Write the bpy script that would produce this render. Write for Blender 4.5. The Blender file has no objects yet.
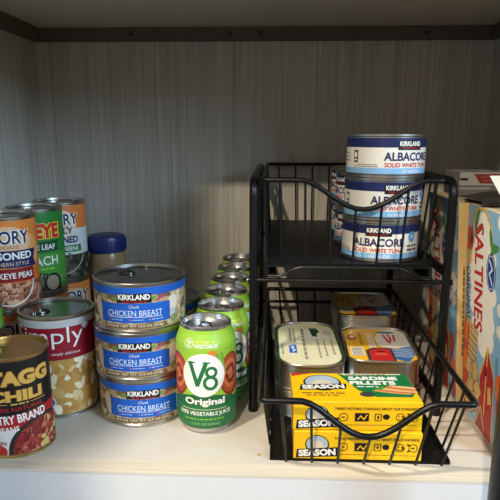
import bpy, bmesh, math, random
from mathutils import Vector, Matrix
random.seed(7)
C = bpy.context.scene.collection
S = 0.001                                    # everything below is written in millimetres
PI = math.pi

# ------------------------------------------------------------------ materials
def lin(c):
    return tuple(((v/255)/12.92 if v/255 <= .04045 else ((v/255+.055)/1.055)**2.4) for v in c)
MATS = {}
def mat(name, rgb, rough=.5, metal=0., var=.06, scale=60., spec=.5, bump=0., stretch=(1, 1, 1), coat=0.):
    """procedural surface: a base colour gently broken up by noise"""
    if name in MATS: return MATS[name]
    m = bpy.data.materials.new(name); m.use_nodes = True
    n = m.node_tree.nodes; l = m.node_tree.links; b = n['Principled BSDF']
    b.inputs['Roughness'].default_value = rough; b.inputs['Metallic'].default_value = metal
    b.inputs['Specular IOR Level'].default_value = spec
    b.inputs['Coat Weight'].default_value = coat
    tc = n.new('ShaderNodeTexCoord'); mp = n.new('ShaderNodeMapping'); no = n.new('ShaderNodeTexNoise'); cr = n.new('ShaderNodeValToRGB')
    mp.inputs['Scale'].default_value = stretch
    no.inputs['Scale'].default_value = scale; no.inputs['Detail'].default_value = 4
    c = lin(rgb)
    cr.color_ramp.elements[0].position = .3; cr.color_ramp.elements[1].position = .7
    cr.color_ramp.elements[0].color = tuple(v*(1-var) for v in c)+(1,)
    cr.color_ramp.elements[1].color = tuple(min(1, v*(1+var)) for v in c)+(1,)
    l.new(tc.outputs['Object'], mp.inputs['Vector']); l.new(mp.outputs[0], no.inputs['Vector'])
    l.new(no.outputs['Fac'], cr.inputs['Fac']); l.new(cr.outputs[0], b.inputs['Base Color'])
    if bump:
        bp = n.new('ShaderNodeBump'); bp.inputs['Strength'].default_value = bump; bp.inputs['Distance'].default_value = .001
        l.new(no.outputs['Fac'], bp.inputs['Height']); l.new(bp.outputs[0], b.inputs['Normal'])
    MATS[name] = m
    return m
def cells(name, cols, scale, rough=.45):
    """food picture: voronoi cells in a handful of colours"""
    if name in MATS: return MATS[name]
    m = bpy.data.materials.new(name); m.use_nodes = True
    n = m.node_tree.nodes; l = m.node_tree.links; b = n['Principled BSDF']
    b.inputs['Roughness'].default_value = rough
    tc = n.new('ShaderNodeTexCoord'); vo = n.new('ShaderNodeTexVoronoi'); sp = n.new('ShaderNodeSeparateColor'); cr = n.new('ShaderNodeValToRGB')
    vo.inputs['Scale'].default_value = scale
    cr.color_ramp.interpolation = 'CONSTANT'
    e = cr.color_ramp.elements
    while len(e) < len(cols): e.new(.5)
    for i, c in enumerate(cols): e[i].position = i/len(cols); e[i].color = lin(c)+(1,)
    no = n.new('ShaderNodeTexNoise'); no.inputs['Scale'].default_value = scale*3
    mx = n.new('ShaderNodeMix'); mx.data_type = 'RGBA'; mx.blend_type = 'MULTIPLY'; mx.inputs[0].default_value = .35
    l.new(tc.outputs['Object'], vo.inputs['Vector']); l.new(vo.outputs['Color'], sp.inputs[0]); l.new(sp.outputs[0], cr.inputs['Fac'])
    l.new(tc.outputs['Object'], no.inputs['Vector'])
    l.new(cr.outputs[0], mx.inputs[6]); l.new(no.outputs['Fac'], mx.inputs[7]); l.new(mx.outputs[2], b.inputs['Base Color'])
    MATS[name] = m
    return m
def ink(rgb, rough=.42):
    return mat('ink_%02x%02x%02x' % tuple(rgb), rgb, rough, 0, .03, 90, .4)

STEEL = mat('tin_steel', (190, 186, 178), .3, 1., .1, 25)
STEELD = mat('tin_steel_lid', (148, 146, 141), .24, 1., .12, 25)
ALU = mat('aluminium_lid', (205, 203, 200), .27, 1., .06, 30)
GOLD = mat('gold_lid', (196, 164, 106), .34, 1., .1, 25)
BLACK = mat('black_enamel', (11, 11, 12), .36, 0, .1, 40, .3)
BLACKT = mat('black_sheet', (15, 15, 16), .5, 0, .1, 40, .25)

# ------------------------------------------------------------------ mesh builder
class M:
    def __init__(s): s.v = []; s.f = []; s.m = []; s.mats = []
    def mi(s, m):
        if m not in s.mats: s.mats.append(m)
        return s.mats.index(m)
    def add(s, vs, fs, m):
        o = len(s.v); i = s.mi(m)
        s.v += [tuple(p) for p in vs]
        for f in fs: s.f.append([o+k for k in f]); s.m.append(i)
    def box(s, x0, x1, y0, y1, z0, z1, m, xf=None):
        vs = [Vector((x, y, z)) for x in (x0, x1) for y in (y0, y1) for z in (z0, z1)]
        if xf: vs = [xf @ p for p in vs]
        s.add(vs, [(0, 1, 3, 2), (4, 6, 7, 5), (0, 4, 5, 1), (2, 3, 7, 6), (0, 2, 6, 4), (1, 5, 7, 3)], m)
    def lathe(s, prof, m, seg=64, cx=0, cy=0, top=True):
        vs = []; fs = []; n = len(prof)
        for k in range(seg):
            a = 2*PI*k/seg
            for r, z in prof: vs.append((cx+r*math.cos(a), cy+r*math.sin(a), z))
        for k in range(seg):
            k2 = (k+1) % seg
            for j in range(n-1): fs.append((k*n+j, k2*n+j, k2*n+j+1, k*n+j+1))
        if prof[0][0] > 1e-6: fs.append([k*n for k in range(seg)][::-1])
        if top and prof[-1][0] > 1e-6: fs.append([k*n+n-1 for k in range(seg)])
        s.add(vs, fs, m)
    def loft(s, rings, m, cap=True):
        n = len(rings[0]); vs = [p for r in rings for p in r]; fs = []
        for j in range(len(rings)-1):
            for k in range(n):
                k2 = (k+1) % n; fs.append((j*n+k, j*n+k2, (j+1)*n+k2, (j+1)*n+k))
        if cap: fs.append(list(range(n))[::-1]); fs.append([(len(rings)-1)*n+k for k in range(n)])
        s.add(vs, fs, m)
    def tube(s, pts, r, m, seg=10, closed=False):
        pts = [Vector(p) for p in pts]; n = len(pts); rings = []
        t0 = (pts[1]-pts[0]).normalized()
        up = Vector((0, 0, 1)) if abs(t0.z) < .9 else Vector((1, 0, 0))
        nrm = (up - t0*up.dot(t0)).normalized()
        for i, p in enumerate(pts):
            if closed: t = (pts[(i+1) % n]-pts[i-1]).normalized()
            elif i == 0: t = t0
            elif i == n-1: t = (pts[-1]-pts[-2]).normalized()
            else: t = ((pts[i+1]-p).normalized()+(p-pts[i-1]).normalized()).normalized()
            nrm = (nrm - t*nrm.dot(t)).normalized(); b = t.cross(nrm)
            rings.append([p + (nrm*math.cos(2*PI*k/seg)+b*math.sin(2*PI*k/seg))*r for k in range(seg)])
        if closed: rings.append(rings[0])
        s.loft(rings, m, not closed)
    def build(s, name, parent=None, smooth=40, loc=None, link=True, merge=True):
        me = bpy.data.meshes.new(name)
        me.from_pydata([(x*S, y*S, z*S) for x, y, z in s.v], [], s.f)
        for m in s.mats: me.materials.append(m)
        me.polygons.foreach_set('material_index', s.m)
        if smooth:
            bm = bmesh.new(); bm.from_mesh(me)
            lim = math.radians(smooth)
            for f in bm.faces: f.smooth = True
            for e in bm.edges:
                if len(e.link_faces) == 2 and e.calc_face_angle(0) > lim: e.smooth = False
            bm.to_mesh(me); bm.free()
        me.update()
        o = bpy.data.objects.new(name, me); C.objects.link(o)
        if parent: o.parent = parent
        if loc: o.location = [c*S for c in loc]
        return o

def rounded(pts, r, n=6):
    """polyline with its corners rounded"""
    pts = [Vector(p) for p in pts]; out = [pts[0]]
    for i in range(1, len(pts)-1):
        a, b, c = pts[i-1], pts[i], pts[i+1]
        rr = r if not isinstance(r, (list, tuple)) else r[i-1]
        d = min(rr, (a-b).length*.49, (c-b).length*.49)
        p = b+(a-b).normalized()*d; q = b+(c-b).normalized()*d
        for k in range(n+1):
            t = k/n; out.append(p*(1-t)**2+b*2*t*(1-t)+q*t*t)
    out.append(pts[-1])
    return out

# ------------------------------------------------------------------ printed artwork
_txt = {}
def text_mesh(st, bold):
    k = (st, bold)
    if k not in _txt:
        cu = bpy.data.curves.new('t', 'FONT'); cu.body = st; cu.offset = bold; cu.resolution_u = 3
        ob = bpy.data.objects.new('t', cu); C.objects.link(ob)
        dg = bpy.context.evaluated_depsgraph_get(); dg.update()
        me = bpy.data.meshes.new_from_object(ob.evaluated_get(dg))
        vs = [(v.co.x, v.co.y) for v in me.vertices]; fs = [tuple(p.vertices) for p in me.polygons]
        bpy.data.objects.remove(ob); bpy.data.curves.remove(cu); bpy.data.meshes.remove(me)
        x0 = min(v[0] for v in vs); x1 = max(v[0] for v in vs); y0 = min(v[1] for v in vs); y1 = max(v[1] for v in vs)
        _txt[k] = ([((x-(x0+x1)/2), (y-(y0+y1)/2)) for x, y in vs], fs, x1-x0, y1-y0)
    return _txt[k]
class Art:
    """flat artwork in mm (u across, v up), printed in layers on a can wall or a carton face"""
    def __init__(s): s.items = []
    def poly(s, pts, m, L=1): s.items.append((list(pts), [list(range(len(pts)))], m, L)); return s
    def rect(s, u0, v0, u1, v1, m, L=1): return s.poly([(u0, v0), (u1, v0), (u1, v1), (u0, v1)], m, L)
    def ell(s, cu, cv, a, b, m, L=1, rot=0, n=20):
        c, d = math.cos(rot), math.sin(rot)
        return s.poly([(cu+a*math.cos(t)*c-b*math.sin(t)*d, cv+a*math.cos(t)*d+b*math.sin(t)*c) for t in [2*PI*k/n for k in range(n)]], m, L)
    def text(s, st, cu, cv, w, h, m, L=3, rot=0, bold=.0, shear=0, grow=0):
        vs, fs, tw, th = text_mesh(st, bold)
        sx = w/tw; sy = h/th; c, d = math.cos(rot), math.sin(rot); out = []
        for x, y in vs:
            x *= sx; y *= sy; x += shear*y; y += grow*x*x
            out.append((cu+x*c-y*d, cv+x*d+y*c))
        s.items.append((out, fs, m, L)); return s
    def otext(s, st, cu, cv, w, h, m, mo, L=3, o=.05, **k):
        b = k.pop('bold', .0)
        s.text(st, cu, cv, w*(1+.04), h*(1+.08), mo, L, bold=b+o, **k); s.text(st, cu, cv, w, h, m, L+1, bold=b, **k); return s
    def stroke(s, pts, w, m, L=2):
        for q, ((a, b), (c, d)) in enumerate(zip(pts, pts[1:])):
            l = math.hypot(c-a, d-b) or 1; nx, ny = -(d-b)/l*w/2, (c-a)/l*w/2
            ex, ey = (c-a)/l*w*.3, (d-b)/l*w*.3
            s.poly([(a-nx-ex, b-ny-ey), (c-nx+ex, d-ny+ey), (c+nx+ex, d+ny+ey), (a+nx-ex, b+ny-ey)], m, L+.02*q)
        return s
    def lines(s, u0, u1, v, w, m, L=3, seed=0):
        """a line of print too small to read: a row of short dashes"""
        r = random.Random(seed); u = u0
        while u < u1-w:
            k = min(r.uniform(1.5, 4.5)*w, u1-u); s.rect(u, v-w/2, u+k, v+w/2, m, L); u += k+w*.9
        return s
    def scatter(s, n, inside, box, cols, size, L=2, asp=(.5, .9), seed=1):
        r = random.Random(seed)
        for i in range(n):
            for t in range(20):
                u = r.uniform(box[0], box[2]); v = r.uniform(box[1], box[3])
                if inside(u, v): break
            else: continue
            a = r.uniform(*size); b = a*r.uniform(*asp); ro = r.uniform(0, PI); k = r.randint(7, 10)
            c, d = math.cos(ro), math.sin(ro); p = []
            for q in range(k):
                t = 2*PI*q/k; x = a*math.cos(t)*r.uniform(.85, 1.1); y = b*math.sin(t)*r.uniform(.85, 1.1); p.append((u+x*c-y*d, v+x*d+y*c))
            s.poly(p, r.choice(cols), L + i/n*.9)
        return s
    def emit(s, mb, fn, step=None, off=.16, clip=None):
        """cut every shape into strips of `step` mm, clip it, and wrap it through fn(u, v, height)"""
        bm = bmesh.new(); mats = []; lay = bm.faces.layers.float.new('L')
        for vs, fs, m, L in s.items:
            if m not in mats: mats.append(m)
            bv = [bm.verts.new((u, v, L*50.)) for u, v in vs]
            for f in fs:
                try: q = bm.faces.new([bv[i] for i in f])
                except ValueError: continue
                q.material_index = mats.index(m); q[lay] = L
        def cut(co, no, clear=False):
            bmesh.ops.bisect_plane(bm, geom=bm.verts[:]+bm.edges[:]+bm.faces[:], plane_co=co, plane_no=no, clear_outer=clear, dist=1e-5)
        if clip:
            u0, v0, u1, v1 = clip
            cut((u0, 0, 0), (-1, 0, 0), True); cut((u1, 0, 0), (1, 0, 0), True); cut((0, v0, 0), (0, -1, 0), True); cut((0, v1, 0), (0, 1, 0), True)
        if step:
            us = [v.co.x for v in bm.verts]; u = math.floor(min(us)/step)*step
            while u < max(us):
                cut((u, 0, 0), (1, 0, 0)); u += step
        bm.verts.index_update()
        for i, m in enumerate(mats):
            fl = [f for f in bm.faces if f.material_index == i]
            ids = {}; vs = []; fo = []
            for f in fl:
                g = []
                for v in f.verts:
                    if v.index not in ids: ids[v.index] = len(vs); vs.append(fn(v.co.x, v.co.y, .12+off*(v.co.z/50.)))
                    g.append(ids[v.index])
                n = Vector((0, 0, 0))
                fo.append(g if f.normal.z >= 0 else g[::-1])
            mb.add(vs, fo, m)
        bm.free()

def wrap(radius, rot=0.):
    """u along the girth, v up; u = 0 faces -y.  radius: number or function of v"""
    rf = radius if callable(radius) else (lambda v: radius)
    r0 = rf(None) if callable(radius) else radius
    def fn(u, v, h):
        a = u/r0+rot; r = rf(v)+h
        return (r*math.sin(a), -r*math.cos(a), v)
    return fn

# ------------------------------------------------------------------ things
def tag(o, label, cat, group=None):
    o['label'] = label; o['category'] = cat
    if group: o['group'] = group
    return o
def thing(name, label, cat, loc, rotz=0, group=None):
    o = bpy.data.objects.new(name, None); C.objects.link(o); o.empty_display_size = .02
    o.location = [c*S for c in loc]; o.rotation_euler = (0, 0, rotz)
    return tag(o, label, cat, group)
def copy_tree(o, parent=None):
    c = o.copy(); C.objects.link(c)
    if parent: c.parent = parent
    for ch in list(o.children): copy_tree(ch, c)
    return c
def dup(o, label, loc, rotz=0, group=None):
    c = copy_tree(o); c.location = [v*S for v in loc]; c.rotation_euler = (0, 0, rotz)
    c['label'] = label
    if group: c['group'] = group
    elif 'group' in c: del c['group']
    return c
def structure(o): o['kind'] = 'structure'; return o

def pull_tab(parent, z, m, cy, L=16, w=10, loc_rot=0, name='pull_tab'):
    t = M(); ring = []
    for k in range(20):
        a = 2*PI*k/20; ring.append((w/2*math.cos(a), cy+L/2*math.sin(a), z+1.2))
    t.tube(ring, 1.1, m, 6, True)
    t.lathe([(0, z), (2.6, z), (2.6, z+1.6), (1.8, z+2.2), (0, z+2.2)], m, 14, 0, cy+L/2+1)
    t.box(-w*.32, w*.32, cy+L*.16, cy+L*.5, z+.6, z+1.7, m)
    o = t.build(name, parent)
    return o
def steel_can(name, label, cat, loc, rot, R, H, art, metal=STEEL, lidm=STEELD, group=None, tab=True, recess=3.2, v0=4.5, v1=4.5, rings=2, tabrot=0.6, step=3.):
    """round food can: bead-rimmed body, recessed lid with pressed rings and ring pull, wrapped paper label"""
    t = thing(name, label, cat, loc, rot, group)
    b = M(); ri = R+.9
    b.lathe([(R-5, 1.6), (R-2.6, 1.6), (R-2.2, .2), (R-.4, 0), (ri, .7), (ri, 2.6), (R-.2, 3.6), (R-.2, H-3.6), (ri, H-2.7), (ri, H-.7), (ri-.7, H), (R-1.5, H-.2), (R-1.9, H-recess-.6)], metal, 72, top=False)
    b.build('body', t)
    l = M(); p = [(R-1.8, H-recess)]
    r = R-4
    p += [(R-3, H-recess-.3)]
    for k in range(rings): p += [(r, H-recess-.2), (r-.9, H-recess+.5), (r-1.8, H-recess-.2)]; r -= 4.2
    p += [(r, H-recess-.3), (0, H-recess-.3)]
    l.lathe(p[::-1], lidm, 64)
    lo = l.build('lid', t)
    if tab:
        q = pull_tab(lo, H-recess, lidm, R*.42, R*.42, R*.3); q.rotation_euler = (0, 0, tabrot)
    a = M(); art.emit(a, wrap(R+.0), step, clip=(-PI*R, v0, PI*R, H-v1))
    a.build('label', t, smooth=30)
    return t

# ------------------------------------------------------------------ camera (fitted to the photograph)
F, X0, Y0, YAW, PIT, ROL = 580.9, 249.23, 271.65, .0455, .2331, .0017
f = Vector((-math.sin(YAW)*math.cos(PIT), math.cos(YAW)*math.cos(PIT), -math.sin(PIT)))
r = Vector((math.cos(YAW), math.sin(YAW), 0)); u = r.cross(f)
r2 = r*math.cos(ROL)+u*math.sin(ROL); u2 = -r*math.sin(ROL)+u*math.cos(ROL)
cd = bpy.data.cameras.new('camera'); cam = bpy.data.objects.new('camera', cd); C.objects.link(cam)
mw = Matrix((r2, u2, -f)).transposed().to_4x4(); mw.translation = Vector((0, -518, 319.94))*S
cam.matrix_world = mw
cd.sensor_width = 36; cd.lens = F/500*36; cd.shift_y = (Y0-250)/500; cd.shift_x = (250-X0)/500; cd.clip_start = .01
bpy.context.scene.camera = cam

# ------------------------------------------------------------------ the cupboard
def laminate(name, rgb, dark, axis='z', rough=.5):
    """pale laminate with fine drawn-out streaks"""
    m = bpy.data.materials.new(name); m.use_nodes = True
    n = m.node_tree.nodes; l = m.node_tree.links; b = n['Principled BSDF']; b.inputs['Roughness'].default_value = rough
    b.inputs['Specular IOR Level'].default_value = .24
    tc = n.new('ShaderNodeTexCoord'); out = None
    for sc, hi, w in ((9, 260, .5), (3, 90, .35), (30, 700, .35)):
        mp = n.new('ShaderNodeMapping'); s = [hi, hi, hi]; s['xyz'.index(axis)] = sc/3; mp.inputs['Scale'].default_value = s
        no = n.new('ShaderNodeTexNoise'); no.inputs['Scale'].default_value = 1; no.inputs['Detail'].default_value = 3
        l.new(tc.outputs['Object'], mp.inputs[0]); l.new(mp.outputs[0], no.inputs['Vector'])
        mu = n.new('ShaderNodeMath'); mu.operation = 'MULTIPLY_ADD'; mu.inputs[1].default_value = w; l.new(no.outputs['Fac'], mu.inputs[0])
        if out: l.new(out, mu.inputs[2])
        else: mu.inputs[2].default_value = 0
        out = mu.outputs[0]
    cr = n.new('ShaderNodeValToRGB'); cr.color_ramp.elements[0].position = .42; cr.color_ramp.elements[1].position = .8
    cr.color_ramp.elements[0].color = lin(dark)+(1,); cr.color_ramp.elements[1].color = lin(rgb)+(1,)
    l.new(out, cr.inputs['Fac']); l.new(cr.outputs[0], b.inputs['Base Color'])
    return m
WALL = laminate('streaked_laminate', (204, 197, 183), (154, 148, 137), 'z')
LIPM = laminate('lip_wood', (226, 216, 198), (196, 184, 162), 'x')
SHELF = mat('shelf_melamine', (206, 198, 184), .42, 0, .03, 25)
CEILM = mat('underside_laminate', (196, 190, 174), .55, 0, .04, 40)
RAILM = mat('rail_wood', (92, 84, 72), .6, 0, .12, 30, .3, stretch=(1, 8, 8))
FACEM = mat('cabinet_paint', (214, 214, 214), .45, 0, .015, 200, .4, bump=.05)
XL, XR, YB, ZC = -390., 340., 461.5, 482.5
def slab(name, x0, x1, y0, y1, z0, z1, m):
    b = M(); b.box(x0, x1, y0, y1, z0, z1, m); return structure(b.build(name, smooth=0))
slab('wall_back', XL-18, XR+18, YB, YB+14, -20, ZC+18, WALL)
slab('wall_left', XL-18, XL, -22, YB, -20, ZC+18, WALL)
slab('wall_right', XR, XR+18, -22, YB, -20, ZC+18, WALL)
slab('ceiling', XL, XR, -22, YB, ZC, ZC+18, CEILM)
slab('floor', XL, XR, 0, YB, -20, 0, SHELF)
lb = M(); lb.box(XL-18, XR+18, -21, 0, -1.5, .8, LIPM); structure(lb.build('trim_1', smooth=0))
slab('trim_2', XL-18, XR+18, -20.5, -.5, -760, -1.6, FACEM)
# unseen open door, added to cast the left shadow edge, square to the cupboard
dr = slab('door_1', XL-38, XL-19, -290, -24, -740, 1250, FACEM)
hb = M(); hb.tube(rounded([(XL-39, -262, 150), (XL-66, -262, 150), (XL-66, -262, 290), (XL-39, -262, 290)], 10), 5, STEEL, 10); hb.build('door_handle', dr)
# rails under the top panel, with their screws
rb = slab('trim_3', XL+12.5, XR-12.5, YB-12, YB, ZC-20, ZC, RAILM)
sc = M()
for sx in (-231, -75, -27, 229):
    vs = []
    for k in range(12):
        a = 2*PI*k/12; vs.append((sx+3.2*math.cos(a), YB-12.1, ZC-10+3.2*math.sin(a)))
    sc.add(vs, [list(range(12))], mat('screw_hole', (25, 22, 20), .6))
    sc.tube([(sx, YB-12.6, ZC-10), (sx, YB-11, ZC-10)], 1.6, mat('screw_head', (60, 55, 50), .4, .8), 8)
o = sc.build('screw', rb)
slab('trim_4', XL, XL+12, -22, YB, ZC-20, ZC, RAILM)
slab('trim_5', XR-12, XR, -22, YB, ZC-20, ZC, RAILM)

# ------------------------------------------------------------------ inks
W_ = ink((240, 238, 230)); CREAM = ink((232, 222, 196)); BLK = ink((22, 22, 24)); RED = ink((196, 40, 44)); NAVY = ink((26, 36, 84))
BLUE = ink((28, 92, 190)); LBLUE = ink((132, 182, 222)); DRED = ink((150, 24, 44)); GREEN = ink((34, 110, 60)); LIME = ink((150, 196, 62))
GREY = ink((120, 120, 118)); BRN = ink((120, 78, 48)); YEL = ink((244, 196, 30)); ORNG = ink((222, 120, 40)); TAN = ink((206, 170, 110))
GOLDI = ink((224, 176, 84)); DGREEN = ink((22, 74, 44)); SKY = ink((120, 168, 206)); TERR = ink((168, 70, 44)); PINK = ink((206, 148, 130))
KK = BLK

# ------------------------------------------------------------------ chicken breast cans
def chicken_art(R):
    a = Art(); h = 56; g = PI*R
    a.rect(-g, 4, g, 52, ink((188, 164, 124)), 0)
    foods = [ink(c) for c in ((224, 206, 172), (206, 184, 146), (236, 222, 194), (140, 148, 90), (120, 92, 66), (214, 190, 152), (200, 178, 140))]
    a.scatter(230, lambda u, v: True, (-g, 5, g, 44), foods, (3, 7.5), 1, seed=3)
    a.ell(42, 27, 8, 13, ink((234, 222, 200)), 2, -.5); a.ell(44, 20, 4, 4, ink((190, 196, 200)), 2.5); a.ell(-44, 24, 6, 13, ink((220, 208, 182)), 2, .3)
    a.ell(28, 38, 7, 1.4, ink((176, 76, 110)), 2, .5); a.ell(-20, 38, 6, 2, ink((104, 140, 66)), 2); a.ell(18, 38, 6, 2.2, ink((104, 140, 66)), 2, .3)
    a.rect(-g, 42.5, g, 52, BLUE, 3)
    a.rect(-40, 12, 40, 33.5, BLUE, 3)
    a.rect(-18.5, 34, 18.5, 44.5, KK, 4); a.text('KIRKLAND', 0, 40.6, 34, 6, W_, 5, bold=.03)
    a.text('Signature', 0, 35.4, 26, 3.4, RED, 5, shear=.3)
    a.text('Chunk', 0, 30, 11, 3.2, W_, 4, shear=.2); a.text('CHICKEN BREAST', 0, 22.6, 60, 6.6, ink((214, 230, 246)), 4)
    a.rect(-30, 18.1, 30, 18.6, W_, 4)
    for k, c in ((-22, 'l'), (1, 'm'), (22, 'n')):
        a.ell(k-6, 15.3, .9, .9, ink((226, 110, 60)), 4, n=8); a.lines(k-4, k+9, 15.3, .9, ink((170, 200, 236)), 4, seed=k)
    a.rect(-36, 5.5, 36, 10.5, ink((118, 96, 66)), 3)
    a.text('NET WT 12.5 OZ (354g)', 8, 8.2, 46, 3.2, CREAM, 4, bold=.01); a.lines(-33, -18, 8.2, 1.2, CREAM, 4, seed=9)
    return a
RC = 51.
G = 'round cans of chicken breast'
ck = steel_can('chicken_can', 'blue-label chicken breast can, bottom of the front stack of three', 'can', (-154, 119, 0), .2, RC, 55.4, chicken_art(RC), group=G, tabrot=.9, rings=3)
def face(px):  # label turned about the can axis
    return px
dup(ck, 'blue-label chicken breast can, middle of the front stack of three', (-156, 118, 55.4), .1, G)
dup(ck, 'blue-label chicken breast can with ring pull, topmost of the front stack', (-154, 118, 110.8), .1, G)
dup(ck, 'dark lidded chicken can stack behind the front stack, lower can on the shelf', (-151, 226, 0), .5, G)
dup(ck, 'dark lidded chicken can behind the front stack, upper can of the hidden pair', (-151, 226, 55.4), .8, G)

# ------------------------------------------------------------------ vegetable juice cans
VP = [(23, 3.5), (24.5, 0), (26, .4), (28, 4), (32.2, 11), (33, 14), (33, 100), (32.4, 104), (28.4, 115), (27.6, 118.5), (27.9, 120.3), (27.6, 122), (26.7, 122.7), (25.6, 122.2), (24.6, 116.8)]
def vrad(v):
    if v is None: return 33.
    p = VP[3:10]
    for (r0, z0), (r1, z1) in zip(p, p[1:]):
        if z0 <= v <= z1: return r0+(r1-r0)*(v-z0)/(z1-z0)
    return p[0][0] if v < p[0][1] else p[-1][0]
def juice_art():
    a = Art(); g = PI*33
    zs = [8, 11, 14, 57, 100, 104, 106, 108, 110, 112, 114.5, 116.5, 118.6]
    for z0, z1 in zip(zs, zs[1:]): a.rect(-g, z0, g, z1, LIME if z0 >= 57 else LIME, 0)
    TOM = ink((176, 72, 44)); TOM2 = ink((206, 116, 70)); TOM3 = ink((134, 48, 36)); CEL = ink((112, 168, 60))
    for s in (-1, 1):
        a.ell(s*34, 68, 17, 25, TOM3, 1); a.ell(s*33, 69, 15, 22, TOM, 1.4); a.ell(s*33, 69, 11, 17, TOM2, 1.8)
        for k in range(6):
            an = k*PI/3+.3; a.ell(s*33+6*math.cos(an), 69+9*math.sin(an), 2.6, 4.6, TOM3, 2.1, an, 8)
        a.ell(s*58, 60, 14, 30, TOM, 1.2); a.ell(s*58, 62, 8, 20, TERR, 1.5); a.ell(s*80, 64, 12, 28, ink((120, 150, 60)), 1.1)
    a.poly([(13, 95), (17, 95), (21, 70), (18, 66)], CEL, 2.3); a.poly([(19, 96), (22, 95), (25, 72), (22, 70)], CEL, 2.3)
    a.ell(10, 95, 5, 4, ink((222, 128, 52)), 2.2)
    p = [(-g, 8), (g, 8), (g, 40)]; n = 24
    for k in range(n+1):
        uu = 40-80*k/n; p.append((uu, 50-8*(uu/40)**2 if abs(uu) < 40 else 42))
    p += [(-g, 40)]
    for z0, z1 in ((8, 11), (11, 14), (14, 36)): a.rect(-g, z0, g, z1, GREEN, 2.5)
    a.poly([(-g, 36), (g, 36), (g, 41)] + [(40-80*k/n, 49-8*((40-80*k/n)/40)**2) for k in range(n+1)] + [(-g, 41)], ink((28, 96, 54)), 2.5)
    a.ell(0, 71, 23.5, 24.5, W_, 3, n=36)
    a.stroke([(-14, 85), (-6.5, 60), (3, 85)], 4.4, GREEN, 4); a.stroke([(-17, 85.4), (-9, 85.4)], 1.6, GREEN, 4); a.stroke([(0, 85.4), (7, 85.4)], 1.6, GREEN, 4)
    def ring(cu, cv, ra, rb, w): a.stroke([(cu+ra*math.cos(t), cv+rb*math.sin(t)) for t in [2*PI*k/18 for k in range(19)]], w, GREEN, 4)
    ring(8.5, 74.5, 5, 5, 3.2); ring(7.5, 62.5, 6.4, 6.6, 3.4)
    a.text('Original', 1, 40, 45, 10, W_, 4, bold=.035); a.rect(-26, 31.5, 26, 32.1, CREAM, 4)
    a.text('100% VEGETABLE JUICE', 1, 26.5, 60, 5.8, W_, 4, bold=.02)
    a.lines(-22, 22, 20.5, 1.1, LIME, 4, seed=2); a.text('11.5 FL OZ (340mL)', 1, 14.5, 32, 3.2, ink((170, 208, 140)), 4)
    ring2 = [(-16+5.2*math.cos(t), 105.6+4.8*math.sin(t)) for t in [2*PI*k/16 for k in range(17)]]
    a.stroke(ring2, .6, W_, 3); a.text('2!', -16, 105.6, 5, 6, W_, 3, bold=.02)
    a.text('servings of', 2, 107.8, 22, 3.6, ink((240, 238, 130)), 3, bold=.01); a.text('VEGETABLES', 3, 103.4, 26, 4, W_, 3, bold=.02)
    return a
G = 'vegetable juice cans in a row'
vc = thing('juice_can', 'green vegetable juice can at the front of the row, logo in full view', 'can', (-75, 84, 0), .02, G)
b = M(); b.lathe(VP, ALU, 64, top=False); b.build('body', vc)
l = M(); l.lathe([(0, 116.6), (9, 116.6), (10, 116.2), (21, 116.2), (22.5, 115.6), (24.7, 116.6)], ALU, 56); lo = l.build('lid', vc)
q = pull_tab(lo, 116.4, ALU, -2, 18, 13); q.rotation_euler = (0, 0, .5)
a = M(); juice_art().emit(a, wrap(vrad), 3., off=.12); a.build('label', vc, smooth=30)
for k, (x, y, w) in enumerate([(-64.5, 151, 'second from the front of the row'), (-64, 218, 'third from the front of the row'), (-63, 285, 'third from the back wall'), (-60.5, 352, 'next to last before the back wall'), (-59, 421, 'last in the row, against the back wall')]):
    dup(vc, 'green vegetable juice can, '+w, (x, y, 0), (.5, .9, 1.3, .8, 1.6)[k], G)

# ------------------------------------------------------------------ soup and chili cans
def soup_art(R, H):
    a = Art(); g = PI*R
    a.rect(-g, 3, g, H-4, ink((196, 146, 74)), 0)
    food = [ink(c) for c in ((238, 220, 180), (246, 236, 206), (206, 164, 96), (184, 132, 66), (226, 196, 140), (242, 226, 184))]
    a.scatter(200, lambda u, v: True, (-g, 5, g, 70), food, (4, 9), 1, (.35, .75), 5)
    a.scatter(22, lambda u, v: True, (-g, 8, g, 64), [ink((208, 76, 40)), ink((150, 150, 70)), ink((214, 120, 60))], (2.5, 4.5), 2.2, (.4, .7), 6)
    a.rect(-g, 71, g, H-13, DRED, 3); a.rect(-g, H-13, g, H-4, ink((196, 194, 192)), 3)
    a.text('Simply', -3, 97, 84, 25, W_, 4, bold=-.004)
    a.text('simply delicious', 18, 78, 32, 4.2, W_, 4, shear=.25)
    a.ell(43, H-14, 5, 5, ink((214, 210, 204)), 4); a.ell(43, H-14, 3.6, 3.6, GREY, 5); a.ell(43, H-14, 3, 3, W_, 6)
    a.ell(-4, 20, 7.5, 7.5, ink((226, 232, 232)), 3); a.ell(-4, 20, 6, 6, ink((34, 120, 140)), 4); a.lines(-8, 1, 21, 1.6, W_, 5); a.lines(-7, 0, 17.5, 1.4, W_, 5, 3)
    return a
steel_can('soup_can', 'soup can with dark red band and picture of soup, between chili can and chicken cans', 'can', (-256.5, 126, 0), .12, 42.5, 122, soup_art(42.5, 122), tabrot=2.2, rings=2)

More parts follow.
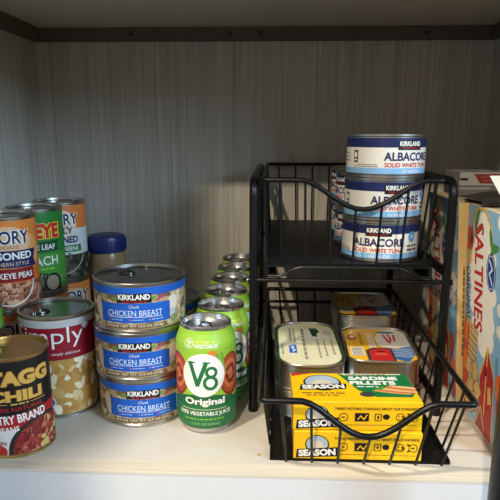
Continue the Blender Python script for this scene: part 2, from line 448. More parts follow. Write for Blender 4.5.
def chili_art(R, H):
    a = Art(); g = PI*R
    a.rect(-g, 3, g, H-3, BLK, 0)
    a.otext('STAGG', 0, 86, 72, 16, GOLDI, ink((120, 70, 26)), 3, bold=.06); a.otext('CHILI', 0, 67.5, 52, 12, GOLDI, ink((110, 66, 26)), 3, bold=.05)
    a.rect(-30, 58.5, -9, 59.1, GOLDI, 2); a.rect(13, 58.5, 30, 59.1, GOLDI, 2); a.lines(-6, 11, 58.8, 1.5, GOLDI, 2)
    a.text('100% NATURAL', 2, 53.5, 48, 4.4, RED, 3, bold=.0, rot=.04)
    a.poly([(-60, 26), (60, 38), (60, 54), (40, 51), (-60, 42)], ink((176, 34, 38)), 2)
    a.text('COUNTRY BRAND', -9, 42.5, 74, 9.5, W_, 4, rot=.08, bold=.03)
    a.text('with BEANS', -18, 31.5, 36, 5.6, W_, 4, rot=.08, bold=.02)
    a.poly([(-60, 3), (60, 3), (60, 38), (-60, 26)], ink((226, 220, 210)), 1.5)
    a.text('WITH', -25, 22, 11, 3.6, DRED, 4, bold=.02); a.text('PEPPERS', -23, 17.3, 20, 3.6, DRED, 4, bold=.02)
    a.ell(-25, 8, 12, 8, ink((192, 40, 34)), 3); a.ell(-26, 10.5, 6, 4, ink((222, 90, 74)), 3.4); a.stroke([(-24, 9), (-24, 5.5)], 1.5, DGREEN, 4); a.stroke([(-27, 7), (-21, 7)], 1, DGREEN, 4)
    a.ell(26, 6, 38, 36, ink((40, 38, 40)), 3.4, n=40); a.ell(27, 6, 35, 33, ink((122, 40, 34)), 3.8, n=40)
    bean = [ink(c) for c in ((134, 34, 34), (164, 58, 52), (182, 90, 70), (110, 24, 28), (196, 120, 90), (150, 46, 40))]
    inn = lambda u, v: (u-27)**2+(v-6)**2 < 30**2 and v > 4
    a.scatter(150, inn, (-4, 4, 58, 40), bean, (3, 5.5), 4.2, (.5, .75), 8); a.scatter(12, inn, (-2, 5, 54, 34), [ink((206, 176, 104))], (3, 4.5), 5, (.7, .9), 9)
    return a
steel_can('chili_can', 'black chili can with gold lid at the left front corner', 'can', (-270, 33, 0), .47, 35.8, 107.5, chili_art(35.8, 107.5), GOLD, GOLD, tabrot=1.2, rings=1)

def glory_art(R, H, kind):
    a = Art(); g = PI*R
    peas = kind == 'peas'
    a.rect(-g, 3, g, H-3, ink((208, 108, 44)) if peas else ink((206, 206, 204)), 0)
    if peas: a.poly([(-g, 70), (g, 70), (g, H-3), (-g, H-3)], ink((222, 132, 58)), 1); a.ell(0, 70, 46, 30, ink((228, 158, 96)), 1.5); a.ell(0, 84, 30, 18, ink((226, 182, 140)), 1.8)
    else: a.poly([(-g, 78), (g, 74), (g, H-3), (-g, H-3)], ink((212, 120, 58)), 1); a.ell(-4, 82, 30, 22, ink((226, 200, 176)), 1.5)
    a.otext('GLORY', 0, 89, 56, 16, NAVY, W_, 3, bold=.02, o=.06)
    a.text('FOODS', 0, 77.5, 28, 4, BRN, 3)
    if peas:
        a.poly([(-36, 54), (38, 52), (34, 62), (38, 73), (-36, 74), (-32, 64)], NAVY, 2.4)
        a.text('SEASONED', 0, 67, 60, 9, W_, 4, bold=.03); a.text('SOUTHERN STYLE', 0, 57.5, 52, 4.6, ink((226, 196, 170)), 4)
        a.rect(-34, 36, 32, 52, ink((140, 30, 32)), 2.2); a.text('BLACKEYE PEAS', -1, 43.5, 60, 7, W_, 4, bold=.02)
        a.rect(-g, 3, g, 34, ink((120, 74, 52)), 2)
        a.scatter(260, lambda u, v: True, (-g, 4, g, 33), [ink(c) for c in ((208, 150, 118), (188, 124, 94), (222, 172, 140), (164, 98, 72), (196, 138, 106))], (2.8, 4.6), 2.3, (.6, .85), 11)
        a.scatter(60, lambda u, v: True, (-g, 5, g, 31), [ink((70, 34, 28))], (.9, 1.4), 3.4, (.6, .9), 12)
        arc = [(30*math.cos(t), 36-30*math.sin(t)*.95) for t in [PI*k/24 for k in range(25)]]
        a.stroke(arc, 1.4, W_, 4)
    else:
        a.text('SIMPLY', 0, 73, 40, 9, NAVY, 4, bold=.03); a.text('SEASONED', 0, 60, 54, 10, NAVY, 4, bold=.03)
        a.rect(-34, 42, 32, 52, GREEN, 2.4); a.text('TURNIP GREENS', -1, 47, 56, 6, W_, 4, bold=.01)
        a.rect(-g, 3, g, 38, ink((44, 42, 36)), 2)
        a.scatter(150, lambda u, v: True, (-g, 4, g, 37), [ink(c) for c in ((66, 62, 46), (86, 78, 58), (52, 58, 36), (104, 96, 76))], (3, 6), 2.3, (.4, .8), 13)
        a.stroke([(36*math.cos(t), 44-34*math.sin(t)) for t in [PI*k/24 for k in range(25)]], 1.4, ink((180, 176, 168)), 4)
    return a
def spinach_art(R, H):
    a = Art(); g = PI*R
    a.rect(-g, 3, g, H-3, ink((44, 122, 52)), 0); a.rect(-g, 3, g, 55, ink((70, 146, 58)), 1)
    a.otext('POPEYE', 0, 84, 70, 20, ink((200, 40, 40)), ink((240, 208, 70)), 3, bold=.05, o=.07)
    a.poly([(-34, 55), (34, 58), (31, 64), (34, 71), (-34, 69), (-31, 62)], DGREEN, 2.5); a.text('WHOLE LEAF', 2, 63.2, 52, 7, W_, 4, bold=.02)
    a.text('SPINACH', 0, 45, 62, 12, W_, 4, bold=.01); a.lines(-20, 26, 34, 2, LIME, 3, 5)
    a.ell(0, 4, 36, 26, ink((36, 44, 30)), 2, n=30); a.ell(22, 15, 12, 13, ink((30, 30, 28)), 3); a.ell(22, 15, 9, 10, ink((150, 140, 110)), 3.3)
    a.scatter(90, lambda u, v: True, (-g, 4, g, 26), [ink(c) for c in ((84, 86, 56), (60, 70, 42), (110, 104, 76), (140, 130, 100))], (2.5, 5), 2.4, (.4, .8), 14)
    return a
RG, HG = 36.2, 113.
gp = steel_can('bean_can', 'orange blackeye peas can on top of another, left edge behind chili', 'can', (-328, 163.5, HG), .44, RG, HG, glory_art(RG, HG, 'peas'), tab=False)
dup(gp, 'blackeye peas can on the shelf, under the orange peas can at left edge', (-328, 163.5, 0), .3)
gg = steel_can('greens_can', 'white and orange greens can with green band, rearmost of the tall left stacks', 'can', (-315, 313, HG), .27, RG, HG, glory_art(RG, HG, 'greens'), tab=False)
dup(gp, 'shaded bean can on the shelf, under the white and orange greens can', (-315, 313, 0), .6)
sp = steel_can('spinach_can', 'green spinach can with red lettering, in the middle of the tall left stacks', 'can', (-322, 238.5, HG), .30, RG, HG, spinach_art(RG, HG), tab=False)
dup(gg, 'shaded can on the shelf, under the green spinach can', (-322, 238.5, 0), .8)
def small_art(R, H, c):
    a = Art(); g = PI*R
    a.rect(-g, 3, g, H-3, c, 0); a.rect(-g, H*.62, g, H*.8, W_, 1); a.rect(-g, 5, g, 9, BLK, 1)
    return a
sm = steel_can('small_can', 'small red can at the far left edge, under the small green can', 'can', (-334, 77, 0), 0, 33, 105, small_art(33, 105, ink((150, 36, 44))), tab=False)
ga = Art(); ga.rect(-PI*33, 3, PI*33, 30, ink((106, 164, 56)), 0); ga.rect(-PI*33, 3, PI*33, 6, BLK, 1)
steel_can('small_can', 'small bright green can at the far left edge behind the chili lid', 'can', (-334, 77, 105), 0, 33, 32, ga, tab=False)

# ------------------------------------------------------------------ jar with blue lid
jr = thing('peanut_butter_jar', 'tan jar with navy blue screw lid in the shade behind the chicken cans', 'jar', (-259.5, 353, 0))
b = M(); b.lathe([(24, 0), (27, 2), (29, 8), (29, 118), (28.5, 130), (26, 144), (24, 149), (0, 149)], mat('jar_plastic', (150, 122, 88), .25, 0, .05, 20), 48); b.build('body', jr)
lid = M(); pr = []
lid.lathe([(27.5, 144), (29, 145), (29, 164), (27.5, 167.5), (24, 169), (0, 169)], mat('navy_lid', (22, 34, 92), .4), 64)
for k in range(48):
    a0 = 2*PI*k/48; lid.tube([(29*math.cos(a0), 29*math.sin(a0), 147), (29*math.cos(a0), 29*math.sin(a0), 163)], .7, MATS['navy_lid'], 5)
lid.build('lid', jr)
lb_ = M(); la = Art(); la.rect(-PI*29, 20, PI*29, 108, ink((128, 96, 66)), 0); la.rect(-PI*29, 50, PI*29, 84, ink((90, 44, 36)), 1); la.emit(lb_, wrap(29.05), 4); lb_.build('label', jr)

# ------------------------------------------------------------------ two-tier wire rack
rk = thing('wire_rack', 'black two-tier rack with pull-out wire baskets and steel tube frame', 'rack', (0, 0, 0))
RXL, RXR, RY0, RY1, RZT = -24., 190., 116., 425., 270.
for x in (RXL, RXR):
    b = M(); b.tube(rounded([(x, RY0, 3), (x, RY0, RZT), (x, RY1, RZT), (x, RY1, 3)], 17), 4.9, BLACK, 14)
    b.box(x-1.5, x+1.5, RY0, RY1, 12, 24, BLACK); b.box(x-1.5, x+1.5, RY0, RY1, 164, 175, BLACK)
    fr = b.build('side_frame', rk)
    for y in (RY0, RY1):
        fm = M(); fm.lathe([(5.6, 0), (5.8, .8), (5.8, 9), (5.2, 10), (0, 10)], BLACKT, 16, x, y); fm.build('foot', fr)
for y, z in ((RY0-1, 160), (RY1, 160), (RY1, 45)):
    b = M(); b.tube([(RXL-4, y, z), (RXR+4, y, z)], 2.6, BLACK, 10)
    cb = b.build('cross_bar', rk)
    for x, d in ((RXL-4, -1), (RXR+4, 1)):
        k = M(); k.tube([(x, y, z), (x+d*2, y, z)], 3.6, BLACK, 12); k.tube([(x+d*2, y, z), (x+d*3.4, y, z)], 2.4, STEEL, 10); k.build('screw', cb)
def basket(x0, x1, y0, y1, zt, tx0, tx1, ty0, ty1, ztray, d0, d1, dz, nfront, thick):
    """rim of thick wire with a dipped front, sheet tray and upright wires"""
    mid = (d0+d1)/2; w = (d1-d0)/2
    front = [(x0, y0, zt)] + [(d0-6, y0, zt)]
    for k in range(17):
        t = k/16; front.append((d0+(d1-d0)*t, y0, zt-dz*(.5-.5*math.cos(2*PI*t))**.8))
    front += [(d1+6, y0, zt), (x1, y0, zt)]
    def rimz(x):
        if x <= d0 or x >= d1: return zt
        t = (x-d0)/(d1-d0); return zt-dz*(.5-.5*math.cos(2*PI*t))**.8
    b = M(); loop = rounded([(mid, y1, zt), (x0, y1, zt), (x0, y0, zt), (d0-6, y0, zt)], [5, 5, .1]) + [Vector(p) for p in front[2:-2]] + rounded([(d1+6, y0, zt), (x1, y0, zt), (x1, y1, zt), (mid, y1, zt)], [5, 5])[0:-1]
    b.tube(loop, thick, BLACK, 10, True)
    bk = b.build('basket', rk, smooth=60)
    t = M(); t.box(tx0, tx1, ty0, ty1, ztray-1.6, ztray, BLACKT); t.box(tx0, tx1, ty0, ty0+1.5, ztray-5, ztray-1, BLACKT)
    for x in (tx0, tx1-1.5): t.box(x, x+1.5, ty0, ty1, ztray-1, ztray+3, BLACKT)
    t.build('tray', bk, smooth=0)
    def wire(p, q):
        m = M(); m.tube([p, q], 1.35, BLACK, 8); m.build('wire', bk)
    for k in range(nfront):
        x = x0+(x1-x0)*(k+.65)/nfront; xt = tx0+(tx1-tx0)*(k+.65)/nfront
        wire((x, y0, rimz(x)), (xt, ty0-1, ztray-3)); wire((x, y1, zt), (xt, ty1, ztray))
    n = 12
    for k in range(1, n):
        y = y0+(y1-y0)*k/n; yt = ty0+(ty1-ty0)*k/n
        wire((x0, y, zt), (tx0, yt, ztray)); wire((x1, y, zt), (tx1, yt, ztray))
    return bk
ub = basket(-14, 178, 109, 441, 272, -9, 171, 111, 440, 181, 28, 160, 31, 7, 2.8)
for x0_, x1_ in ((-9, 1), (161, 171)):
    q = M(); q.box(x0_, x1_, 112, 440, 165, 167, BLACKT); q.box(x0_ if x0_ < 0 else x1_-2, x0_+2 if x0_ < 0 else x1_, 112, 440, 167, 179, BLACKT); q.build('slide_bracket', ub, smooth=0)
w = M(); w.tube(rounded([(-8, 111, 166), (8, 111, 166), (24, 110, 176.5), (140, 110, 176.5), (156, 111, 166), (170, 111, 166)], 8), 1.7, BLACK, 8); w.build('slide_wire', ub)
lbk = basket(-11, 181, -33, 357, 85, -3, 176, 8, 357, 1.7, 26, 148, 34, 7, 3.1)

# ------------------------------------------------------------------ albacore cans in the upper basket
def tuna_art(R):
    a = Art(); g = PI*R
    a.rect(-g, 3, g, 44, ink((232, 226, 212)), 0); a.rect(-g, 32, g, 44, NAVY, 1); a.rect(-g, 3, g, 10.5, LBLUE, 1)
    a.rect(-14.5, 29.5, 14.5, 39.5, BLK, 3); a.text('KIRKLAND', 0, 36, 26, 5, W_, 4, bold=.03); a.text('Signature', 0, 31.4, 20, 2.8, RED, 4, shear=.3)
    a.text('ALBACORE', 0, 22.6, 58, 9, NAVY, 3, bold=.025); a.text('SOLID WHITE TUNA', 0, 13.8, 56, 4.6, RED, 3, bold=.015)
    a.text('IN WATER', 2, 6.9, 23, 3.2, W_, 3, bold=.01)
    a.ell(41, 28, 6, 6, ink((96, 152, 204)), 3); a.text('M', 41, 28, 4, 4, W_, 4)
    a.lines(34, 50, 18, 2, NAVY, 3, 4); a.lines(34, 50, 13.6, 2, NAVY, 3, 6)
    a.lines(-58, -36, 14, .8, GREY, 3, 5); a.lines(-64, -34, 12, .8, GREY, 3, 15)
    a.rect(-65, 16, -59, 29, ink((60, 60, 66)), 2); a.ell(-62, 24, 2, 3, W_, 3); a.rect(-64, 18, -60, 19.5, W_, 3)
    a.lines(-100, -72, 26, 1, GREY, 3, 7); a.lines(-100, -72, 22, 1, GREY, 3, 8); a.lines(-100, -72, 18, 1, GREY, 3, 9)
    return a
RT = 43.2
G = 'white and navy albacore tuna cans'
tn = steel_can('tuna_can', 'albacore tuna can, bottom of the front stack in the upper basket', 'can', (121.5, 158, 181.2), -.2, RT, 46.4, tuna_art(RT), group=G, tabrot=.3)
dup(tn, 'albacore tuna can, middle of the front stack in the upper basket', (122.5, 158, 227.6), .2, G)
dup(tn, 'albacore tuna can, topmost of the front stack, above the basket rim', (123, 157, 274), .46, G)
for (x, y), w in (((121.5, 248), 'just behind the front stack'), ((124, 338), 'nearest the back of the upper basket')):
    dup(tn, 'shaded albacore can, lower one of the pair '+w, (x, y, 181.2), -.9, G)
    dup(tn, 'shaded albacore can, upper one of the pair '+w, (x, y, 227.6), -1.2, G)

# ------------------------------------------------------------------ sardine tins and cartons in the lower basket
def rrect(w, d, r, z, n=7):
    out = []
    for cx, cy, a0 in ((w/2-r, d/2-r, 0), (-w/2+r, d/2-r, PI/2), (-w/2+r, -d/2+r, PI), (w/2-r, -d/2+r, 1.5*PI)):
        for k in range(n): a = a0+PI/2*k/(n-1); out.append((cx+r*math.cos(a), cy+r*math.sin(a), z))
    return out
def flat_tin(name, label, loc, rot, w, d, r, h, art, group=None, metal=STEEL):
    t = thing(name, label, 'tin', loc, rot, group)
    b = M(); b.loft([rrect(w-4, d-4, r-2, 0), rrect(w-1, d-1, r-.5, .8), rrect(w, d, r, 2.6), rrect(w-2.5, d-2.5, r-1, 4.2), rrect(w-2.5, d-2.5, r-1, h-4.4), rrect(w, d, r, h-3), rrect(w, d, r, h-.8), rrect(w-1.6, d-1.6, r-.8, h), rrect(w-4, d-4, r-2, h-.3), rrect(w-5, d-5, r-2.4, h-2.4), rrect(w-8, d-8, r-4, h-2.6)], metal, True)
    b.build('body', t)
    a = M(); art.emit(a, lambda uu, vv, hh: (uu, vv, h-2.5+hh)); a.build('label', t, smooth=0)
    return t
def rr2(w, d, r): return [(p[0], p[1]) for p in rrect(w, d, r, 0)]
ca = Art(); WD, DD = 82., 156.
ca.poly(rr2(WD-7, DD-7, 30), GREEN, 1); ca.poly(rr2(WD-10, DD-10, 28.5), ink((222, 214, 176)), 2)
for k, u0 in enumerate((-30, -19, -14)): ca.lines(0, 1, 0, .1, W_, 0)
def vlines(a, u, v0, v1, w, m, L, seed):
    rr = random.Random(seed); v = v0
    while v < v1:
        k = min(rr.uniform(2, 5)*w, v1-v); a.rect(u-w/2, v, u+w/2, v+k, m, L); v += k+w*.8
for k, (u0, v0, v1, w) in enumerate([(-32, -40, -5, 2), (-21, 5, 55, 2), (-16, 0, 52, 2), (-5, -55, 55, 3.4), (12, -50, 12, 2.2), (20, -45, 8, 2.2), (29, -40, 10, 2.2)]):
    vlines(ca, u0, v0, v1, w, ink((150, 140, 122)), 3, k)
ca.ell(14, 34, 18, 24, ink((204, 204, 190)), 3, .2); ca.ell(14, 34, 16, 22, ink((228, 222, 196)), 3.5, .2); ca.poly([(4, 54), (14, 54), (18, 40), (13, 32), (14, 22), (7, 22), (6, 36)], DGREEN, 4); ca.ell(27, 36, 6, 10, ink((196, 192, 172)), 4)
ca.rect(-24, -35, -15, -8, BLUE, 3); ca.stroke([(-22, -12), (-18, -16), (-21, -20), (-17, -26), (-20, -31)], 2, W_, 4)
TZ = 1.9
t1 = flat_tin('sardine_tin', 'upper cream-labelled rounded tin with green edging, left in the lower basket', (42, 167, TZ+34), .02, WD, DD, 32, 33.5, ca, 'cream and green rounded tins')
dup(t1, 'lower cream-labelled rounded tin under the upper one at the basket left side', (42, 167, TZ), .02, 'cream and green rounded tins')
def yellow_tin_art(w, d, dull=False):
    a = Art(); a.poly(rr2(w-8, d-8, 16), ink((236, 182, 44)), 1)
    a.poly([(6, 50), (-2, 20), (0, -6), (10, -12), (w/2-4.5, -6), (w/2-4.5, d/2-18), (w/2-16, d/2-4.5)], ink((238, 234, 224)), 2)
    a.poly([(8, -44), (12, -10), (20, -14), (w/2-4.5, -4), (w/2-4.5, -34), (w/2-16, -d/2+4.5)], ink((52, 110, 176)), 2.4)
    for k in range(5): a.stroke([(12, -16-k*6), (20, -14-k*6), (28, -17-k*6), (36, -14-k*6)], 1.1, W_, 3)
    a.poly([(-18, -d/2+5), (-18, -22), (-8, -12), (10, -12), (14, -18), (14, -d/2+5)], ink((70, 60, 54)), 3)
    a.poly([(-14, -d/2+7), (-14, -24), (-6, -16), (8, -16), (11, -22), (11, -d/2+7)], ink((196, 40, 40)), 3.4); a.ell(-1, -34, 8, 4, ink((222, 90, 80)), 4); a.rect(-5, -27, 4, -24, BLK, 4)
    a.text('SARDINES', -8, 12, 52, 9, W_, 4, rot=-PI/2, bold=.04)
    a.rect(-36, -40, -20, -12, ink((226, 220, 200)), 3)
    for k in range(5): a.rect(-34, -38+k*5, -22, -36+k*5, ink((120, 116, 108)), 4)
    vlines(a, -20, -4, 42, 3, ink((180, 120, 40)), 3, 4); a.ell(-31, 22, 6, 10, ink((196, 80, 40)), 3); a.ell(-30, 24, 3, 5, W_, 4)
    a.stroke([(10, 34), (14, 6)], 2.6, RED, 4); a.stroke([(16, 36), (18, 22), (15, 4)], 2.2, RED, 4); a.stroke([(23, 34), (22, 12)], 2.4, RED, 4); a.stroke([(10, 20), (23, 18)], 1.6, RED, 4)
    a.ell(14, 44, 12, 4, ink((40, 90, 130)), 3)
    return a
G = 'yellow picture-label sardine tins'
y1 = flat_tin('sardine_tin', 'lower yellow, white and blue sardine tin on the right in the lower basket', (128.5, 166, TZ), 0, 86, 122, 21, 33.5, yellow_tin_art(86, 122), G)
dup(y1, 'upper yellow, white and blue sardine tin on the right behind the yellow cartons', (128.5, 166, TZ+34), -.03, G)
for k, w_ in enumerate(('bottom shaded sardine tin of the three at the back of the lower basket', 'middle shaded sardine tin of the three at the back of the lower basket', 'topmost shaded orange sardine tin at the back of the lower basket')):
    c_ = dup(y1, w_, (127, 291.5, TZ+27.2*k), (0, -.02, .02)[k], G); c_.scale = (.98, .98, .81)

BW, BD, BH = 127., 70., 30.8
YC = mat('yellow_card', (244, 192, 20), .42, 0, .03, 60, .4)
def season_front(a):
    a.ell(-40, 16.5, 12, 10.2, BLK, 1); a.ell(-40, 17, 10.8, 8.8, ink((168, 186, 196)), 2); a.ell(-40, 14, 6.5, 6.5, ink((214, 200, 180)), 3)
    a.poly([(-61, 1.5), (-19, 4), (-18.5, 14), (-60, 11)], BLK, 3); a.text('SEASON', -40, 7.7, 37, 7.4, W_, 4, rot=.06, bold=.05)
    a.text("THERE'S NOTHING STANDARD ABOUT OUR STANDARDS.", 19, 23.6, 84, 2.9, BLK, 3, bold=.02)
    for k, u0 in enumerate((-14, 4, 24, 42, 55)):
        if k in (0, 3, 4):
            a.stroke([(u0+4.2*math.cos(t), 14.5+4.2*math.sin(t)) for t in [2*PI*q/14 for q in range(15)]], .7, BLK, 3)
        if k == 0: a.lines(u0-2, u0+2.5, 14.5, 1.4, BLK, 3, 3)
        if k == 1: a.rect(u0-7, 10, u0+7, 19, BLK, 3); a.stroke([(u0-4, 12), (u0-1, 16), (u0+2, 12), (u0+5, 17)], 1.1, YC, 4)
        if k == 2:
            a.stroke([(u0-7, 11), (u0-7, 18), (u0-1, 18), (u0-1, 11), (u0-7, 11)], .8, BLK, 3); a.ell(u0+4, 15, 3.5, 3, BLK, 3); a.rect(u0-5, 13, u0-3, 16, BLK, 3)
        if k == 3:
            a.ell(u0-1.5, 15.6, .7, .7, BLK, 3, n=8); a.ell(u0+1.5, 15.6, .7, .7, BLK, 3, n=8); a.stroke([(u0-2, 12.6), (u0, 12), (u0+2, 12.6)], .7, BLK, 3)
        if k == 4: a.lines(u0-2, u0+2.5, 14.5, 1.4, BLK, 3, 8)
    # recycling arrows between the round marks
    cu, cv = 48.6, 14.5
    for k in range(3):
        an = PI/2+k*2*PI/3
        p = [(cu+4.4*math.cos(an+d)*s, cv+4.4*math.sin(an+d)*s) for d, s in ((-.75, .95), (-.1, .85))]
        a.stroke(p, 1.7, BLK, 3)
    a.lines(-18, 58, 6.2, .7, BRN, 3, 11)
def season_top(a):
    a.poly([(-12, 33.5), (62.5, 33.5), (62.5, -10), (56, -24), (20, -24), (4, -8)], ink((24, 112, 60)), 1)
    a.poly([(-5, 29), (56, 31), (56, 33), (-10, 33)], CREAM, 2); a.lines(-4, 40, 31, 1.4, BRN, 3)
    a.rect(-60, -25, -60, -25, YC, 0)
    a.ell(-31, 10, 20, 20, BLK, 1); a.ell(-31, 11, 18, 17.5, ink((168, 186, 196)), 2); a.ell(-31, 5, 11, 12, ink((214, 200, 180)), 3)
    a.poly([(-56, -9), (-8, -6), (-6, 7), (-54, 4)], BLK, 4); a.text('SEASON', -31, -1, 44, 10, W_, 5, rot=.06, bold=.05)
    a.text('SARDINE', 24, 21, 52, 9, W_, 3, bold=.05); a.text('FILLETS', 22, 9.5, 48, 9, W_, 3, bold=.05)
    a.lines(4, 26, 0, 2, W_, 3, 6); a.lines(-54, -10, -16, 2.2, BRN, 3, 2); a.lines(-50, -14, -21, 2, BRN, 3, 7)
    for k in range(6): a.ell(38+k*3.6, -13+k*2.2, 20, 2.6, ink(((214, 150, 90), (188, 104, 62), (232, 184, 130))[k % 3]), 2+.2*k, -.22)
    a.ell(12, -18, 8, 6, ink((60, 66, 60)), 2); a.ell(28, -3, 7, 3, ink((70, 140, 50)), 3, .5)
    a.poly([(-62.5, 34), (-40, 34), (-62.5, 26)], ink((196, 44, 36)), 2)
def carton(name, label, loc, rot, group):
    b = M(); e = .9
    b.loft([[(x, y, z) for x, y in ((BW/2-i, BD/2-i), (-BW/2+i, BD/2-i), (-BW/2+i, -BD/2+i), (BW/2-i, -BD/2+i))] for z, i in ((0, e), (e, 0), (BH-e, 0), (BH, e))], YC)
    f_ = Art(); season_front(f_); f_.emit(b, lambda uu, vv, hh: (uu, -BD/2-hh*.7, vv), off=.12)
    t_ = Art(); season_top(t_); t_.emit(b, lambda uu, vv, hh: (uu, vv, BH+hh*.7), off=.12, clip=(-BW/2, -BD/2, BW/2, BD/2))
    s_ = Art(); s_.rect(-30, 5, 26, 24, ink((196, 150, 60)), 1); s_.rect(-26, 8, 0, 21, ink((226, 214, 190)), 2); s_.rect(24, 4, 31, 25, ink((190, 52, 30)), 2)
    s_.emit(b, lambda uu, vv, hh: (-BW/2-hh*.7, -uu, vv), off=.12)
    o = b.build(name, smooth=0); o.location = [c*S for c in loc]; o.rotation_euler = (0, 0, rot)
    return tag(o, label, 'carton', group)
G = 'yellow sardine cartons in the lower basket'
k1 = carton('sardine_carton', 'yellow sardine carton, lower of the two at the basket front', (84, 44.2, TZ), .004, G)
k2 = dup(k1, 'yellow sardine carton with green top panel, upper of the two', (82.5, 46.5, TZ+BH+.6), .028, G)

# ------------------------------------------------------------------ saltine boxes
def saltine_art(W, H):
    """the broad printed face: sky, clouds, red barns, stacked crackers and the name running down it"""
    a = Art(); u0 = -W/2; CL = ink((246, 240, 226)); q_ = 0
    a.rect(u0, 0, u0+W, H, ink((146, 190, 220)), 0)
    for (cu, cv, s) in ((-18, 222, 20), (-22, 196, 24), (-20, 168, 26), (-14, 140, 26), (-6, 112, 24), (4, 160, 18), (2, 196, 16), (6, 128, 16), (44, 236, 14), (50, 150, 12), (48, 128, 10), (52, 196, 9)):
        for d in ((-.7, 0), (0, .3), (.7, -.1), (.2, -.5)): q_ += .015; a.ell(cu+d[0]*s, cv+d[1]*s, s*.75, s*.62, CL, 1+q_)
    a.stroke([(-22+36*math.cos(t), 196+48*math.sin(t)) for t in [PI*.05+PI*.9*k/16 for k in range(17)]], 4, ink((232, 186, 70)), 2.2)
    for cu, cv, ro in ((-34, 232, 1.2), (-26, 222, .5), (-38, 220, 1.8), (8, 216, 1.9), (14, 204, 1.1), (20, 208, .3)): a.ell(cu, cv, 11, 4, ink((80, 142, 66)), 2.7+.02*cu/40, ro)
    for k in range(6):
        an = k*PI/3; a.ell(-56+7*math.cos(an), 206+8*math.sin(an), 6, 7, ink((204, 60, 62)), 2.6+.02*k)
    a.ell(-52, 206, 4, 6, ink((60, 30, 40)), 3); a.ell(-54, 186, 6, 9, ink((240, 196, 60)), 2.9)
    a.text('SALTINES', -23, 168, 118, 27, ink((200, 40, 54)), 4, rot=-PI/2+.07, bold=.02)
    a.text('ORIGINAL', -54, 142, 64, 13, ink((30, 46, 104)), 4, rot=-PI/2+.1, bold=.01)
    a.ell(12, 182, 13, 20, ink((36, 72, 150)), 3.2, .1); a.ell(12, 182, 11, 18, W_, 3.3, .1); a.ell(12, 182, 10, 17, ink((36, 72, 150)), 3.4, .1); a.stroke([(7, 194), (16, 186), (8, 180), (17, 170)], 2.4, W_, 4)
    RB = ink((178, 46, 50)); TR = ink((224, 186, 104))
    for n, (cu, w, h) in enumerate(((14, 40, 102), (-52, 24, 122))):
        L = 2.3+.3*n
        a.poly([(cu-w/2, 0), (cu+w/2, 0), (cu+w/2, h*.72), (cu, h), (cu-w/2, h*.62)], RB, L)
        a.stroke([(cu-w/2, h*.62), (cu, h), (cu+w/2, h*.72), (cu+w/2, 0)], 2.6, TR, L+.1); a.stroke([(cu, h), (cu-6, 0)], 2.6, TR, L+.2)
    a.poly([(20, 40), (30, 44), (26, 62), (18, 58)], TR, 3.2); a.poly([(8, 66), (14, 70), (13, 80), (8, 78)], ink((120, 26, 32)), 3.1)
    for n, (cu, hh) in enumerate(((-60, 96), (-58, 60), (48, 70), (54, 40))):
        a.ell(cu, hh, 9, 15, ink((236, 112, 52)), 3+.05*n); a.ell(cu+2, hh-24, 8, 15, ink((208, 66, 58)), 3.02+.05*n)
    CR = ink((218, 180, 118)); CR2 = ink((138, 94, 48))
    for k in range(6):
        b_ = 72+k*7; a.poly([(-50+k, b_), (-22+k, b_-3), (-21+k, b_+2.5), (-49+k, b_+5.5)], CR, 3.3+.05*k); a.stroke([(-50+k, b_), (-22+k, b_-3)], 1.2, CR2, 3.6+.03*k)
    for k, (cu, cv, ro) in enumerate(((-42, 58, .3), (-22, 60, -.2), (-36, 38, .5), (-14, 42, .1), (-26, 22, -.3), (-46, 22, .2))):
        p = [(cu+14*math.cos(ro+q*PI/2), cv+16*math.sin(ro+q*PI/2)) for q in range(4)]; a.poly(p, CR, 3.3+.06*k); a.stroke(p+[p[0]], 1.3, CR2, 3.75)
        for q in range(4): a.ell(cu+5*math.cos(q*PI/2), cv+5*math.sin(q*PI/2), 1, 1, CR2, 4, n=6)
    a.poly([(-16, 0), (18, 0), (14, 20), (0, 30), (-10, 18)], ink((156, 66, 64)), 3.8); a.stroke([(-14, 2), (0, 28), (14, 4)], 2, TR, 4)
    a.rect(36, 0, 43, 100, ink((112, 160, 198)), 2.9)
    return a
def cracker_box(label, loc, W, D, H, lean):
    """W along the printed face (which looks to -x), D across, slightly slumped towards the rack"""
    b = M(); e = 1.2; CARD = mat('cracker_card', (150, 182, 206), .45, 0, .03, 40); TANC = ink((214, 178, 116))
    sh = lambda x, y, z: (x-lean*z, y, z)
    b.loft([[sh(x, y, z) for x, y in ((D-i, W/2-i), (i, W/2-i), (i, -W/2+i), (D-i, -W/2+i))] for z, i in ((0, e), (e, 0), (H-e, 0), (H, e))], CARD)
    sal = saltine_art(W, H); sal.emit(b, lambda uu, vv, hh: sh(-hh, -uu, vv), off=.12, clip=(-W/2, 0, W/2, H))
    fr = Art(); fr.rect(-D/2, 0, D/2, H, TANC, 0); vlines(fr, -D/2+7, 60, 170, 2.2, ink((132, 96, 56)), 2, 3); fr.rect(-D/2+12, 0, -D/2+13.5, H, ink((150, 108, 60)), 2); fr.rect(-D/2+26, 30, D/2-26, H-30, ink((232, 214, 170)), 1)
    fr.emit(b, lambda uu, vv, hh: sh(D/2+uu, -W/2-hh, vv), off=.12)
    tp = Art(); tp.rect(0, -W/2, D, W/2, ink((222, 208, 176)), 0); tp.emit(b, lambda uu, vv, hh: sh(uu, vv, H+hh), off=.12)
    o = b.build('cracker_box', smooth=0); o.location = [c*S for c in loc]
    return tag(o, label, 'box', 'saltine cracker boxes')
s1 = cracker_box('large blue saltine cracker box at the right edge beside the rack', (230, 82, .0), 130, 104, 244, .05)
s2 = cracker_box('second blue saltine box behind the first, seen through the rack', (224, 216, .0), 130, 104, 244, .068)
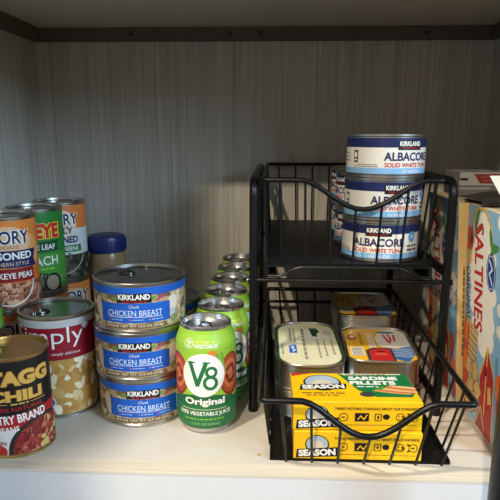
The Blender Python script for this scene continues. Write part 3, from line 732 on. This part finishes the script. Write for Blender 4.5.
# things lying on the boxes
b = M(); b.box(0, 58, 0, 60, 0, 13, mat('grey_card', (92, 92, 90), .5)); b.box(2, 40, -.4, 0, 8.5, 10.5, mat('white_card', (150, 150, 146), .5)); o = b.build('flat_carton', smooth=0); o.location = (.226, .222, .2447)
tag(o, 'flat grey carton on the rear saltine box, under the red-panelled white one', 'carton')
b = M(); b.box(0, 52, 0, 60, 0, 16, MATS['white_card']); A = Art(); A.poly([(25, 2.5), (49, 2.5), (49, 14), (17, 14)], ink((120, 36, 32)), 1); A.lines(28, 47, 6, 1.6, ink((150, 84, 76)), 2); A.lines(25, 47, 10.5, 1.6, ink((150, 84, 76)), 2, 4); A.rect(.5, 6, 10, 9, BLK, 1)
A.emit(b, lambda uu, vv, hh: (uu, -hh, vv)); o = b.build('flat_carton', smooth=0); o.location = (.228, .222, .2579)
tag(o, 'flat white carton with dark red panel, topmost behind the rack at right', 'carton')
b = M(); rings = []
for j in range(9):
    t = j/8; y = 108+t*88; hgt = 2+10*math.sin(PI*t)**.7
    ring = []
    for k in range(16):
        a_ = 2*PI*k/16; wv = 46*(1-.1*math.sin(3*t*PI))
        ring.append((264+wv*math.cos(a_), y+3*math.sin(2*a_+j), 245.2+hgt*.5+hgt*.5*math.sin(a_)*(1+.12*math.sin(5*a_+j))))
    rings.append(ring)
b.loft(rings, mat('foil_pouch', (92, 88, 84), .3, .5, .25, 30, .5, bump=.3)); o = b.build('pouch', smooth=60)
tag(o, 'crumpled grey pouch lying on top of the near saltine box', 'pouch')
b = M(); q_ = [(205, 56, 281), (262, 70, 281), (262, 70, 246), (229, 62, 246)]
b.add(q_+[(x+.2, y+.8, z) for x, y, z in q_], [(0, 3, 2, 1), (4, 5, 6, 7), (0, 1, 5, 4), (1, 2, 6, 5), (2, 3, 7, 6), (3, 0, 4, 7)], mat('white_paper', (206, 198, 180), .6))
tag(b.build('paper_packet', smooth=0), 'bright white folded paper standing on the near saltine box', 'paper')

# crumb on the shelf, pole at the right
b = M(); b.loft([[(-14+rr*math.cos(2*PI*k/9)*(1.4 if k % 2 else 1), 17+rr*math.sin(2*PI*k/9), z) for k in range(9)] for rr, z in ((1.6, .05), (2, .5), (1.2, 1.1), (.4, 1.3))], mat('crumb', (176, 140, 84), .8)); tag(b.build('crumb'), 'tiny brown crumb on the shelf in front of the rack', 'crumb')
b = M(); b.lathe([(0, -761), (11, -760), (13, -756), (13, 330), (12, 338), (7, 342), (0, 343)], mat('pole_black', (24, 24, 26), .3), 28, 0, 0)
o = b.build('pole'); o.location = (.1855, -.1, 0); tag(o, 'black upright pole in front of the cupboard at the lower right corner', 'pole')
slab('wall_blocker', -1500, -310, -1040, -1000, -761, 1900, FACEM)  # unseen partition, added to keep the key lamp off the left side
slab('floor_room', -3000, 3000, -3500, 600, -780, -761, mat('room_floor', (150, 130, 106), .5, 0, .1, 3))

# ------------------------------------------------------------------ light
def area(name, direction, dist, size, power, col, target=(0, 150, 120), shape='DISK'):
    d = Vector(direction).normalized(); t = Vector(target)
    L = bpy.data.lights.new(name, 'AREA'); L.shape = shape; L.size = size; L.energy = power; L.color = col
    o = bpy.data.objects.new(name, L); C.objects.link(o)
    o.location = (t+d*dist)*S; o.rotation_euler = d.to_track_quat('Z', 'Y').to_euler()
    return o
area('ceiling_lamp', (-191, -1461, 744), 2600, .05, 33, (1., .86, .68), (-119, 461, 236))
area('ceiling_lamp', (-64, -77, 148), 1900, .10, 27, (1., .90, .74))
area('window', (470, -483, 232), 2600, .7, 50, (.52, .75, 1.), (-130, 461, 240), 'SQUARE')
w = bpy.data.worlds.new('room'); bpy.context.scene.world = w; w.use_nodes = True
bg = w.node_tree.nodes['Background']; bg.inputs[0].default_value = (1, .98, .93, 1); bg.inputs[1].default_value = .24
vs = bpy.context.scene.view_settings
vs.view_transform = 'Standard'; vs.look = 'None'; vs.exposure = 0; vs.gamma = 1; vs.use_curve_mapping = False
